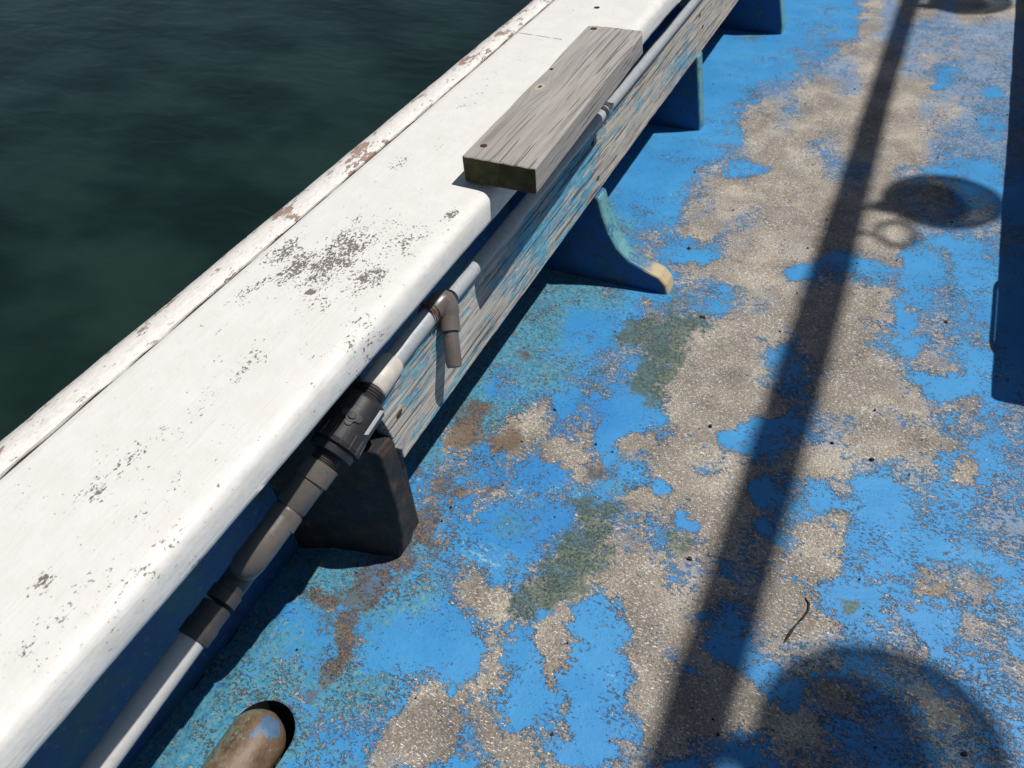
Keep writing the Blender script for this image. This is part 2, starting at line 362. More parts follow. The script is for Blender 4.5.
M = dict(deck=m_deck(), wall=m_bluewall(), rib=m_rib(), ribd=m_rib_rust_shade(), white=m_white(), rail=m_white_rail(), timber=m_timber(),
    end=m_endgrain(), plank=m_plank(), rustpipe=m_rustpipe(), water=m_water(),
    pvc=m_plain('grey pvc', (.15, .13, .118), .30, 0, .1, 40, .0003, (.08, .065, .055), .60),
    pvcdark=m_plain('dark pvc', (.06, .055, .055), .45, 0, .12, 50, .0003),
    pipe=m_plain('grey pipe', (.42, .45, .48), .40, 0, .1, 45, .0004, (.25, .25, .25), .58),
    palepipe=m_plain('pale pvc pipe', (.60, .585, .56), .45, 0, .06, 70, .0004, (.30, .29, .28), .62),
    socket=m_plain('white grey socket', (.62, .58, .52), .45, 0, .08, 60, .0003, (.22, .19, .16), .62),
    valve=m_plain('black valve plastic', (.026, .026, .031), .42, 0, .12, 50, .0003),
    valvetrim=m_plain('grey valve trim', (.085, .08, .08), .4, 0, .12, 50, .0003),
    label=m_plain('white valve label', (.75, .74, .72), .5, 0, .05, 80, .0002, (.35, .33, .30), .63),
    rust=m_plain('rusty iron', (.15, .065, .03), .8, 0, .3, 300, .0008, (.05, .03, .02), .5, .2),
    wire=m_plain('rusty tie wire', (.16, .07, .04), .6, .3, .3, 300, .0003),
    steel=m_plain('stainless clamp', (.62, .62, .62), .25, 1, .1, 200, .0002),
    hole=m_plain('dark hole', (.02, .02, .022), .8, 0, .2, 60, .0005),
    crackm=m_plain('dark gouge', (.06, .05, .035), .9, 0, .3, 200, .0005, None, .5, .1),
    poleM=m_plain('galvanised pole', (.45, .46, .47), .4, .8, .1, 30, .0003),
    hull=m_plain('white hull paint', (.72, .72, .70), .35, 0, .06, 8, .0006),
    dark=m_plain('dark lamp fitting', (.04, .04, .045), .5, 0, .1, 60, .0002))
def m_glass():
    t = NT('lamp glass'); lw = t.t.nodes.new('ShaderNodeLayerWeight'); lw.inputs[0].default_value = .45
    tr = t.t.nodes.new('ShaderNodeBsdfTransparent'); gl = t.t.nodes.new('ShaderNodeBsdfGlossy'); gl.inputs['Roughness'].default_value = .05
    tr.inputs[0].default_value = (.46, .50, .51, 1)
    f = t.add(t.mul(t.math('POWER', lw.outputs['Facing'], 1.6), .9), .06)
    mx = t.t.nodes.new('ShaderNodeMixShader'); t.put(mx.inputs[0], f); t.t.links.new(tr.outputs[0], mx.inputs[1]); t.t.links.new(gl.outputs[0], mx.inputs[2])
    t.t.links.new(mx.outputs[0], t.out.inputs[0]); return t.mat
M['glass'] = m_glass()

# ---------------- water ----------------
o = link('water', pyd('water', [(-400, -400, -1.15), (30, -400, -1.15), (30, 400, -1.15), (-400, 400, -1.15)], [(0, 1, 2, 3)]), M['water']); o['kind'] = 'structure'

# ---------------- deck ----------------
PAINT={0:(37,"BBBBbBgLggLGgg"),1:(37,"TBBbbBgLmmmLLL"),2:(37,"BBbbbgggLGGLGL"),3:(36,"BBBbmLLggLmBLLm"),4:(35,"BBbLmggLGGGgLmmL"),
5:(34,"BBbbgmgGGgGgLgLmm"),6:(33,"BBBbBmgggGGGggmLBm"),7:(32,"BBBbbmgGmmggGGLmLLm"),8:(31,"BBbBmggGLGmmmgmBBBBm"),9:(30,"bBBBmgGGmmGGmGgmGgBBB"),
10:(30,"TBBBgmgmggGGGGGmmBggB"),11:(31,"TbbgGmgGGgGGGGGLLmLm"),12:(31,"bgbBBgmGmGmBGgmmgBmm"),13:(31,"TbmggGGGgmBBBmBBmBmB"),14:(28,"TTbBBKmmBggGmmmTgBBbmBB"),
15:(26,"bTBBbBgKKBmmmGggmTmgmmbBB"),16:(25,"TBTBbBKKKmBmggmGGmBgmgmmmB"),17:(25,"TTbTbmKmKKgggmBgGgmmmgmBmB"),18:(24,"TbTTbKmbKKGgggmbTGGggTgmBBB"),19:(23,"TBmTTbKbKKgGgGgmbmGGGggBBBbB"),
20:(22,"TRTTBmBmBBKggmGgGbmGggmGmGgBm"),21:(22,"TTTRmbmgBBbgmGBBBbmmmGmmmbmBm"),22:(21,"TBbRRmBmGmbBGgmgmBbggmGmbmgBbm"),23:(20,"BTmRbmBBgRKmmgGmGgmmGggmmmGBBbm"),24:(20,"BmRbRbbbTbTBBGgGGGBmBmgBbmmBbmm"),
25:(20,"mRbbgbTBbKmKBgmGGGmmbBmmBBmbBmm"),26:(20,"RRmBBTBBmgKmmmKGGgBbGmBmmbmBbmL"),27:(19,"RTRbBBmBbbKKbmKGggmmgGBbmbBmmKbm"),28:(16,"TTRRbbbgmbbgKKKBgbmKbmgbGBmbmmbmmBb"),29:(15,"TRTRBmBmGgbKKKbBggbgmGmmGGBBmbmBbmgb"),
30:(14,"TBKRTBBbmgGKKggbBgGgmGmbggGbBbmbbgmmb"),31:(13,"TBBKRbBBBBbBKbggBBGgGGmbmggmmbbbmbmgbm"),32:(12,"TBBKRTbbBBBBgBBggBBbGmmGBBgmmmmbmgbbbbb"),33:(11,"TTbTRTbbbbbBBgBBBgBBBGbbgGgmBggbmmmbmbmg"),34:(10,"BTTRTbTmTBbBgGmBBBbmBBmGgGGgmbbgbmmgmbmbm"),
35:(10,"TTTTmTbmmbGggBGGgBBbBbgGgGmGggmbmmbmggbbm"),36:(9,"TTTTTTbmmbGGGGBmggBbBBBgmgmmBgGgbmbbmgmbbm"),37:(8,"TbTTTTTmTBGgGgBbgmGbBBBgmGgbbBmggmbmmbbmmbm"),38:(8,"bTTTTTbmTmGmGbBbgmGBBmmgBgBbBbBmgmmmmbmbbmm")}
rowsG = []
for r in range(39):
    s_, t_ = PAINT[r]; row = ['T' if r > 9 else 'B']*s_+list(t_); rowsG.append((row+[row[-1]]*60)[:53])
def survey(x, y):     # the wear survey was drawn as seen from the standing point; look up the deck spot in it
    d = Vector((x, y, -1)); f_ = -d.dot(BK); return 512+770*d.dot(RT)/f_, 384-770*d.dot(UP)/f_
GRID = []
for y in np.arange(0, 3.4, .03):
    s_ = ''
    for x in np.arange(-.68, .44, .022):
        px, py = survey(x, y)
        if 0 <= py < 780: s_ += rowsG[min(38, int(py/20))][min(52, max(0, int(px/20)))]
        elif py < 0: s_ += 'BmgLgm'[(int(y*33)*7+int(x*50)*3) % 6] if x > -.2 else 'B'
        else: s_ += 'BbmTg'[(int(y*33)*5+int(x*50)*3) % 5]
    GRID.append(s_)
CODE = {'B': (.13, .22, 0, 0, .05), 'b': (.36, .36, 0, 0, .35), 'm': (.55, .18, .1, 0, .6), 'g': (.82, 0, 0, .05, .3), 'G': (1.05, 0, 0, 0, 0),
        'L': (.72, 0, 0, 0, .95), 'T': (.31, .95, .22, .22, .3), 'K': (.46, .35, .85, .05, .3), 'R': (.52, .45, .25, 1.0, .1)}
gx0, gdx, gy0, gdy = -.68, .022, 0., .03
F5 = np.array([[CODE[c] for c in r] for r in GRID])           # rows y, cols x
k = np.array([.2, .6, .2])
F5 = sum(k[i]*np.pad(F5, ((0, 0), (1, 1), (0, 0)), 'edge')[:, i:i+F5.shape[1]] for i in range(3))
# the far rows were surveyed coarsely: soften them along the deck
far = sum(np.pad(F5, ((2, 2), (0, 0), (0, 0)), 'edge')[i:i+F5.shape[0]]*w for i, w in enumerate((.15, .22, .26, .22, .15)))
fw = np.clip((np.arange(F5.shape[0])*gdy-.8)/.8, 0, 1)[:, None, None]; F5 = F5*(1-fw)+far*fw
def field(x, y):
    u = np.clip((x-gx0)/gdx, 0, F5.shape[1]-1.001); v = np.clip((y-gy0)/gdy, 0, F5.shape[0]-1.001)
    i = u.astype(int); j = v.astype(int); a = (u-i)[:, None]; b = (v-j)[:, None]
    return (F5[j, i]*(1-a)+F5[j, i+1]*a)*(1-b)+(F5[j+1, i]*(1-a)+F5[j+1, i+1]*a)*b
SX, SR, SY = -.5245, .0435, .187                              # slot centre line, half width, centre of its round end
def slot_sd(x, y):
    dy = np.maximum(y-SY, 0); return np.sqrt((x-SX)**2+dy**2)-SR
xs = np.concatenate([np.arange(-.665, -.44, .003), np.arange(-.44, .45, .006), np.linspace(.46, 2.2, 20)])
ys = np.concatenate([np.linspace(-1.6, -.02, 24), np.arange(0, .26, .003), np.arange(.26, 1.3, .007), np.arange(1.3, 3.4, .012), np.linspace(3.45, 6.6, 22)])
X, Y = np.meshgrid(xs, ys); X = X.ravel(); Y = Y.ravel()
sd = slot_sd(X, Y); near = np.abs(sd) < .0022
dY = np.maximum(Y-SY, 0); r_ = np.sqrt((X-SX)**2+dY**2)+1e-9
X = np.where(near, X-sd*(X-SX)/r_, X); Y = np.where(near, Y-sd*dY/r_, Y)
Z = .0035*(vnoise(X, Y, 7, 1)-.5)+.002*(vnoise(X, Y, 19, 2)-.5)
e = np.clip((-.605-X)/.06, 0, 1); Z += -.018*e+e*.006*(vnoise(X, Y, 30, 3)-.5)
inside = (sd < -.0008) & (~near); Z = np.where(inside, -.085, Z); 
nx, ny = len(xs), len(ys)
idx = np.arange(nx*ny).reshape(ny, nx)
Fq = np.stack([idx[:-1, :-1], idx[:-1, 1:], idx[1:, 1:], idx[1:, :-1]], -1).reshape(-1, 4)
me = pyd('deck', np.stack([X, Y, Z], 1), [tuple(map(int, q)) for q in Fq])
wob = lambda s_, k_, a_: a_*(vnoise(X, Y, s_, k_)-.5)
WX = X+wob(16, 21, .030)+wob(42, 22, .018)+wob(95, 23, .010)+wob(170, 27, .006); WY = Y+wob(16, 24, .034)+wob(42, 25, .020)+wob(95, 26, .010)+wob(170, 28, .006)
fl = field(WX, WY)
# single patches worth placing one by one: survey position, half sizes, tilt, channel, target, weight
ch_pale = np.zeros(len(X)); ch_deep = np.zeros(len(X))
dx_, dy_ = WX, WY; fz = -(dx_*BK.x+dy_*BK.y-BK.z); fz = np.where(fz > .05, fz, .05)
PXs = 512+770*(dx_*RT.x+dy_*RT.y-RT.z)/fz; PYs = 384-770*(dx_*UP.x+dy_*UP.y-UP.z)/fz
def stamp(px, py, rx, ry, ang=0, soft=1.0):
    c, s = math.cos(ang), math.sin(ang); u = (PXs-px)*c+(PYs-py)*s; v = -(PXs-px)*s+(PYs-py)*c
    return np.clip((1.6-np.sqrt((u/rx)**2+(v/ry)**2))/1.15, 0, 1)**soft
def put(ch, val, pts, w=.9):
    for p in pts:
        g = stamp(*p)*w; fl[:, ch] = fl[:, ch]*(1-g)+val*g
BARES = [(485,655,8,17),(425,702,17,24,.3),(466,692,19,17),(509,716,27,21,.4),(516,750,19,17),(440,734,18,26,.4),(549,640,9,20),(556,668,5,20),(578,614,13,7,.4),(478,606,24,14,.2),
    (400,745,20,22,.4),(575,695,7,9),(572,724,6,9),(560,762,22,10),(476,620,15,10),(585,575,8,12),(525,430,34,18,-.5),(560,455,22,12,.2),(457,440,14,20,.5),(640,440,26,14),(620,560,22,26),(650,600,26,40,-.3),
    (700,420,40,30,-.4),(720,350,45,30,-.5),(840,330,30,45,.2),(850,380,30,30),(640,500,22,18),(760,130,16,20),(775,190,26,22,-.5),(870,300,20,12),(825,540,20,26),(640,640,22,26),(655,690,16,30),(930,590,18,12,.3),(900,440,34,16),(960,470,14,12)]
put(0, .90, BARES, .9)
BLUES = [(456,688,6,6),(659,482,12,7),(735,434,18,8),(708,617,7,6),(732,645,13,16),(778,681,11,11),(690,524,8,8),(754,490,9,8),(745,450,12,6),(765,518,8,6),(918,344,12,10),(857,265,18,8),(800,276,14,7),(925,262,20,12,.3),
    (980,288,16,12),(900,320,10,18),(950,385,28,12,.2),(1000,392,16,14),(640,415,26,14,.5),(600,440,14,20),(628,472,14,8),(430,640,40,30),(520,690,26,30),(600,690,22,60,.2),(540,620,10,8),(590,620,12,20),(430,390,14,22),(660,285,8,16),(700,257,22,6),(640,150,40,30),(745,170,20,8),(955,245,26,8,.1),(940,85,8,5),(991,95,8,5),
    (875,510,26,26),(905,560,24,22),(862,600,22,20),(940,540,20,14),(935,620,16,16,.5)]
put(0, .10, BLUES, .92)
put(4, 0, BARES, .7); put(4, 0, BLUES, .8); put(1, 0, BLUES, .6)
put(2, 1.15, [(522,617,13,13),(543,592,20,15,-.5),(568,558,22,24,-.6),(590,520,20,20),(563,500,14,8),(664,352,18,30),(640,385,18,18),(690,330,22,10,-.2),(634,330,14,8),(850,607,10,9),(682,545,9,14,-.4)], .85)
put(0, .62, [(940,48,26,12),(992,48,20,12)], .9); put(4, .8, [(940,48,26,12),(992,48,20,12)], .9)
put(3, 1.05, [(402,560,12,14),(385,580,12,14,-.8),(366,600,12,16,.7),(350,622,10,16,.6),(340,645,9,15,.4),(325,668,9,13,.5),(310,690,9,9),(525,357,6,8),(458,440,13,18,.5),(421,466,9,16),(470,420,12,14),(405,530,10,12),(432,520,22,10,-.6)], .8)
put(0, .55, [(340,645,9,22,.4),(366,600,12,18,.7),(390,585,14,14)], .6)
put(1, 1.0, [(330,580,34,24,-.6),(285,655,18,40,.7),(240,690,26,16),(520,330,30,40,.6),(600,300,30,14),(470,390,20,24),(410,600,40,22,-.8),(355,690,30,26)], .7)
put(2, .45, [(330,575,30,18,-.6),(345,600,22,22),(290,640,14,24,.6),(410,540,14,22),(500,420,30,26)], .7)
for p in [(517,440,7,12),(560,487,22,9,-.2),(500,465,5,10),(480,560,26,10),(610,250,10,5),(545,440,12,5),(505,500,20,10)]: ch_pale = np.maximum(ch_pale, stamp(*p))
for p in [(520,480,44,46,.2),(560,440,26,40),(545,520,40,30),(480,500,20,20),(590,420,20,30)]: ch_deep = np.maximum(ch_deep, stamp(*p))
a1 = me.color_attributes.new('wear', 'FLOAT_COLOR', 'POINT'); a1.data.foreach_set('color', fl[:, :4].astype('f').ravel())
a2 = me.color_attributes.new('wear2', 'FLOAT_COLOR', 'POINT')
w2 = np.zeros((len(X), 4), 'f'); w2[:, 0] = fl[:, 4]; w2[:, 1] = ch_pale; w2[:, 2] = ch_deep; w2[:, 3] = 1; a2.data.foreach_set('color', w2.ravel())
deck = link('deck', me, M['deck'], smooth=True); deck['kind'] = 'structure'
me.materials.append(M['hole'])
mi = np.zeros(len(me.polygons), 'i'); zin = Z[Fq].min(1) < -.02; mi[zin] = 1
me.polygons.foreach_set('material_index', mi)
ps = np.ones(len(me.polygons), bool); ps[zin] = False; me.polygons.foreach_set('use_smooth', ps)
V, F = tube([(.0702, .6568, .0008), (.0769, .6496, .0012), (.0777, .6382, .0015), (.0735, .6248, .0015), (.0659, .6085, .0012), (.0612, .5921, .0016), (.0575, .5778, .0008)], [.0007, .0016, .0013, .0015, .0010, .0022, .0006], 8)
link('gouge', pyd('gouge', V, F), M['crackm'], deck)

# ---------------- bulwark ----------------
Y0, Y1 = -1.6, 6.6
bw = empty('bulwark', 'blue painted boat bulwark topped by a wide chipped white gunwale board', 'bulwark')
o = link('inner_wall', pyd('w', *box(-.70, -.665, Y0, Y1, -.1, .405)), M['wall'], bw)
link('gap_floor', pyd('w', *box(-.6995, -.666, Y0, Y1, .4056, .4062)), M['crackm'], bw)  # thin dark strip forming the floor of the groove
o = link('hull_side', pyd('w', *box(-.724, -.6995, Y0, Y1, -2.0, .40)), M['hull'], bw)
# cap board: swept profile with slight wander of the inner lip
prof = [(-.6800, .4440), (-.6795, .4490), (-.677, .4505), (-.66, .4505), (-.62, .4505), (-.58, .4505), (-.54, .4503), (-.51, .450), (-.485, .4497), (-.476, .4485), (-.4705, .446), (-.4665, .442), (-.4645, .437), (-.4635, .428), (-.4628, .415), (-.4632, .4095), (-.466, .4065), (-.6800, .4065)]
def sweep(prof, ys, jit, name):
    V = []; n = len(prof)
    P = np.array(prof)
    fine = []
    for q in range(n):
        fine.append(P[q])
    for y in ys:
        for q, (x, z) in enumerate(fine):
            jx, jz = jit(x, y, z); V.append((x+jx, y, z+jz))
    F = []
    for j in range(len(ys)-1):
        for q in range(n): a = j*n+q; b = j*n+(q+1) % n; F.append((a, b, b+n, a+n))
    F.append(tuple(range(n-1, -1, -1))); F.append(tuple((len(ys)-1)*n+q for q in range(n)))
    return pyd(name, V, F)
# denser profile across the top
dp = []
for (xa, za), (xb, zb) in zip(prof[:-1], prof[1:]):
    L = math.hypot(xb-xa, zb-za); n_ = max(1, int(L/.008)) if za > .43 and zb > .43 else 1
    for q in range(n_): dp.append((xa+(xb-xa)*q/n_, za+(zb-za)*q/n_))
dp.append(prof[-1])
yy = np.concatenate([np.linspace(Y0, -.06, 20), np.arange(-.05, 1.8, .008), np.linspace(1.85, Y1, 60)])
def capj(x, y, z):
    k = 1 if x > -.495 else 0
    return (k*.0022*(float(vnoise(y, 0, 9, 4))-.5)+k*.0012*(float(vnoise(y, z*30, 45, 5))-.5), .0016*(float(vnoise(x, y, 8, 6))-.5))
me = sweep(dp, yy, capj, 'cap')
co = np.array([v.co[:] for v in me.vertices]); cx, cy = co[:, 0], co[:, 1]
def gs(x, y, px, py, rx, ry, a=0):
    c, s = math.cos(a), math.sin(a); u = (x-px)*c+(y-py)*s; v = -(x-px)*s+(y-py)*c
    return np.exp(-(u/rx)**2-(v/ry)**2)
CH = [(-0.579,0.620,0.040,0.090,0.85),(-0.615,0.584,0.020,0.050,0.90),(-0.519,0.598,0.030,0.050,0.70),(-0.654,0.604,0.020,0.050,0.75),(-0.548,0.534,0.030,0.040,0.40),(-0.477,0.503,0.030,0.050,0.45),(-0.558,0.401,0.020,0.050,0.50),(-0.558,0.353,0.020,0.050,0.45),(-0.572,0.302,0.010,0.015,0.50),(-0.576,0.258,0.012,0.030,0.60),(-0.580,0.217,0.020,0.020,0.60),(-0.544,0.129,0.010,0.012,0.80),(-0.500,0.127,0.020,0.050,0.40),(-0.495,0.145,0.030,0.030,0.40),(-0.512,0.233,0.020,0.040,0.35),(-0.511,0.680,0.030,0.060,0.50),(-0.434,0.073,0.010,0.030,0.50),(-0.425,0.041,0.020,0.020,0.70),(-0.473,0.180,0.010,0.080,0.45),(-0.626,0.844,0.020,0.030,0.50),(-0.490,0.749,0.010,0.020,0.90),(-0.642,0.520,0.015,0.050,0.50),(-0.509,0.075,0.020,0.050,0.35),(-0.431,0.389,0.010,0.050,0.40),(-0.628,1.069,0.020,0.100,0.30)]
den = np.full(len(co), .07); 
for (px, py, rx, ry, w) in CH: den = np.maximum(den, w*gs(cx, cy, px, py, rx, ry))
big = np.zeros(len(co))
for (px, py, r) in [(-0.625,0.558,0.0060),(-0.568,0.543,0.0085),(-0.576,0.303,0.0040),(-0.537,0.169,0.0030),(-0.492,0.752,0.0030),(-0.576,0.583,0.0040)]: big = np.maximum(big, 1.15*gs(cx, cy, px, py, r, r*1.15))
ed = np.clip((cx+.495)/.03, 0, 1)
at = me.color_attributes.new('chip', 'FLOAT_COLOR', 'POINT'); at.data.foreach_set('color', np.stack([den, big, ed, np.ones(len(co))], 1).astype('f').ravel())
cap = link('gunwale_board', me, M['white'], bw); cap['label'] = 'chipped white top board'
autosmooth(cap, 50)
rp = [(-.6832, .4440), (-.6840, .4500), (-.689, .4525), (-.697, .4535), (-.710, .4528), (-.722, .4500), (-.729, .443), (-.7325, .43), (-.733, .37), (-.725, .365), (-.7245, .40), (-.7025, .40), (-.7020, .4110), (-.6855, .4125)]
rub = link('rubbing_strake', sweep(rp, yy, lambda x, y, z: (.0012*(float(vnoise(y, x*8, 14, 8))-.5), .0014*(float(vnoise(y, x*20, 25, 9))-.5)), 'rub'), M['rail'], bw); autosmooth(rub, 50)
rub['label'] = 'white strake along the outer edge worn through to pinkish wood'
sv = [(-.6824+.0004*math.sin(i*.37)+.0005*math.sin(i*1.3), -.3+i*.012, .4470+.0006*math.sin(i*.9)) for i in range(0, 330)]
V, F = tube(sv, [.0009+.0006*math.sin(i*.71)*math.sin(i*.23) for i in range(330)], 6)
link('seam', pyd('j', V, F), M['crackm'], bw)
# butt joint of the cap boards: a thin ragged gap filled with dirt, nail head
V, F = tube([(-.679+.001*i*.9+.0, 1.3555+.0012*math.sin(i*1.9)-.00009*i, .4506) for i in range(0, 110, 2)], [.0007 if (i//5) % 4 else .0003 for i in range(0, 55)], 6)
link('board_joint', pyd('j', V, F), M['crackm'], bw)
V, F = lathe((-.578, 1.517, .4495), (-.578, 1.517, .4516), [(0, .006), (.8, .006), (1, .004)], 14); link('nail', pyd('n', V, F), M['crackm'], bw)
# ribs
def rib(prof, y0, y1, mat, seed, label=None):
    # subdivide profile for soft irregular edges
    pts = []
    n = len(prof)
    for i in range(n):
        a = Vector(prof[i]); b = Vector(prof[(i+1) % n]); k_ = max(1, int((b-a).length/.012))
        for q in range(k_): pts.append(a.lerp(b, q/k_))
    pts = [(p.x+.0022*(float(vnoise(p.x, p.y, 40, seed))-.5)*(p.x > -.6), p.y) for p in pts]
    o = link('rib', pyd('rib', *extrude_xz(pts, y0, y1)), mat, bw); fixn(o); bevel(o, .007, 3, 35)
    if label: o['label'] = label
    return o
NT_ = [(-.53, .313), (-.53, .406), (-.668, .406), (-.668, -.03)]      # notch behind plank top, back and foot
def rp_(front): return [(-.497, .313)]+front+[(-.668, -.03)][:0]
rib0 = rib([(-.525, .250), (-.484, .250), (-.478, .240), (-.475, .19), (-.476, .12), (-.480, .06), (-.490, .015), (-.496, .0), (-.498, -.03), (-.668, -.03), (-.668, .406), (-.56, .406), (-.56, .256)], .488, .520, M['ribd'], 3, 'rust stained rib, darkened for shade, beside the pipe valve')
def std(front): return [(-.499, .312), (-.499, .199)]+front+[(-.668, -.03), (-.668, .406), (-.53, .406), (-.53, .312)]
rib0.modifiers['bevel'].width = .003
for v in rib0.data.vertices:        # hull side sheared sternward; the dark face stands in for the rib's deck shadow
    v.co.y -= .040*min(1, max(0, (-.49-v.co.x)/.17))
rib([(-.502, .29), (-.502, .20), (-.503, .0), (-.50, -.03), (-.668, -.03), (-.668, .406), (-.54, .406), (-.54, .29)], .524, .56, M['ribd'], 4)
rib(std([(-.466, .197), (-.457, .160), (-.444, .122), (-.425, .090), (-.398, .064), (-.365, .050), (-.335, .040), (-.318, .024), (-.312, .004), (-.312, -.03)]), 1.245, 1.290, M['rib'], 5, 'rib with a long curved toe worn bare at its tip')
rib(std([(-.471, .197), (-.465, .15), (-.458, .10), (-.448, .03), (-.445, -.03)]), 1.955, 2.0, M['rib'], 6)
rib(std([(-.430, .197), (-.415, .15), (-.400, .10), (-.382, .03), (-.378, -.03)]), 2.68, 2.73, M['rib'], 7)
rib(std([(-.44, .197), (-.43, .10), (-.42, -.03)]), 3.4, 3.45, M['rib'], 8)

# ---------------- weathered plank on the ribs ----------------
plank = empty('wooden_plank', 'long weathered grey plank with flaking blue paint fixed along the ribs', 'plank')
top = []; bot = []
yp = np.concatenate([np.arange(.514, 2.2, .006), np.linspace(2.25, 3.7, 30)])
zt0, zb0 = .322, .200
V = []; F = []
nz = 9
def endoff(f):    # ragged broken near end, f 0 bottom .. 1 top
    return .014*(1-f)-.004*f+.010*math.sin(f*17)*(.4+.6*math.sin(f*7.3))*.55
XL = lambda z: -.014*(z-.2)/.122
for j, y in enumerate(yp):
    zt = zt0+.002*(float(vnoise(y, 0, 6, 11))-.5)+.0022*(float(vnoise(y, 0, 60, 12))-.5)-(.007 if 1.02 < y < 1.155 else 0)-(.004 if y < .56 else 0)
    zb = zb0+.002*(float(vnoise(y, 3, 7, 13))-.5)+.0014*(float(vnoise(y, 0, 50, 14))-.5)-.010*max(0, (y-1.3))/1.2
    for side in (0, 1):
        for q in range(nz):
            f = q/(nz-1); yv = y+(endoff(f)*max(0, 1-(y-.514)/.03) if j < 6 else 0)
            x = -.014*f+(-.475 if side == 0 else -.498)+(.0006*(float(vnoise(yv*3, f*9, 9, 15))-.5) if side == 0 else 0)
            zz = zb+(zt-zb)*f
            V.append((x, yv, zz))
n = 2*nz
for j in range(len(yp)-1):
    a = j*n
    for q in range(nz-1):
        F.append((a+q, a+q+n, a+q+1+n, a+q+1)); F.append((a+nz+q, a+nz+q+1, a+nz+q+1+n, a+nz+q+n))
    F.append((a, a+nz, a+nz+n, a+n)); F.append((a+nz-1, a+nz-1+n, a+2*nz-1+n, a+2*nz-1))
for a in (0, (len(yp)-1)*n):
    for q in range(nz-1): F.append((a+q, a+q+1, a+nz+q+1, a+nz+q))
o = link('board', pyd('plank', V, F), M['plank'], plank); fixn(o); bevel(o, .0018, 2, 50)
for (y, z) in ((.548, .266), (1.985, .285), (2.01, .25), (1.262, .30), (1.27, .225)):
    V, F = lathe((-.4762+XL(z), y, z), (-.4738+XL(z), y, z), [(0, .0042), (.5, .0042), (1, .0025)], 10)
    V = [((v[0]), y+(v[1]-y)*1.9+(v[2]-z)*.4, v[2]) for v in V]
    link('nail', pyd('n', V, F), M['rust'], plank)

# ---------------- timber offcut on the gunwale ----------------
tb = empty('timber_block', 'short thick grey timber offcut lying on the white gunwale, knot on top', 'timber')
L0, L1, zt, zb = .829, 1.320, .4915, .4525
xl0, xr0, xl1, xr1 = -.5105, -.4000, -.5190, -.4155
NY, NX, NZ = 60, 14, 5
V = []; ring = []
def tpt(u, w, v):   # u along, v across 0..1, w up 0..1
    y = L0+(L1-L0)*u; xl = xl0+(xl1-xl0)*u; xr = xr0+(xr1-xr0)*u
    wane = .0030*math.exp(-((u-.60)/.10)**2)+.0012*math.exp(-((u-.30)/.05)**2)
    xl += wane*w
    x = xl+(xr-xl)*v; z = zb+(zt-zb)*w
    if u > .97: x -= .005*v*w*(u-.97)/.03
    y += (.004*math.sin(v*5)*.4+.003*v*(1 if u > .9 else 0))*(u > .5)
    return (x, y, z-.0004*math.sin(v*30)*w)
bm = bmesh.new(); grid = {}
def vert(i, j, k):
    key = (i, j, k)
    if key not in grid: grid[key] = bm.verts.new(tpt(i/NY, k/NZ, j/NX))
    return grid[key]
for i in range(NY):
    for j in range(NX):
        for k in (0, NZ): bm.faces.new((vert(i, j, k), vert(i+1, j, k), vert(i+1, j+1, k), vert(i, j+1, k)))
    for k in range(NZ):
        for j in (0, NX): bm.faces.new((vert(i, j, k), vert(i+1, j, k), vert(i+1, j, k+1), vert(i, j, k+1)))
for j in range(NX):
    for k in range(NZ):
        for i in (0, NY): f = bm.faces.new((vert(i, j, k), vert(i, j+1, k), vert(i, j+1, k+1), vert(i, j, k+1))); f.material_index = 1
bmesh.ops.recalc_face_normals(bm, faces=bm.faces); me = bpy.data.meshes.new('block'); bm.to_mesh(me); bm.free()
o = link('block', me, [M['timber'], M['end']], tb); bevel(o, .0028, 3, 50); autosmooth(o, 50)
o.data.polygons.foreach_get('use_smooth', np.zeros(len(me.polygons), bool))
for (x, y, r) in ((-.494, .864, .0052), (-.503, 1.306, .0060), (-.506, 1.128, .0030)):
    V, F = lathe((x, y, zt-.003), (x, y, zt+.0011), [(0, r*.7), (.7, r), (.9, r*.95), (1, r*.5)], 16); link('nail', pyd('n', V, F), M['rust'], tb, True)

# ---------------- plumbing along the plank ----------------
wp = empty('water_pipe', 'grey plastic water pipe with black check valve running under the gunwale edge', 'pipe')
def part(name, vf, mat, parent=wp, label=None, sm=45):
    o = link(name, pyd(name, *vf), mat, parent); autosmooth(o, sm)
    if label: o['label'] = label
    return o
A = Vector
def arc(p0, p1, p2, n=10):   # quadratic bend
    return [A(p0).lerp(A(p1), t).lerp(A(p1).lerp(A(p2), t), t) for t in [i/n for i in range(n+1)]]
lowA = A((-.590, -.45, .030)); lo1 = A((-.568, .0520, .1800)); lo2 = A((-.562, .2008, .2000))
dlow = (lo2-lo1).normalized()
lo0 = lo1-dlow*.35
part('pipe_section', tube([lo0, lo2+dlow*.01], .0162, 32), M['palepipe'], label='pale lower pipe')
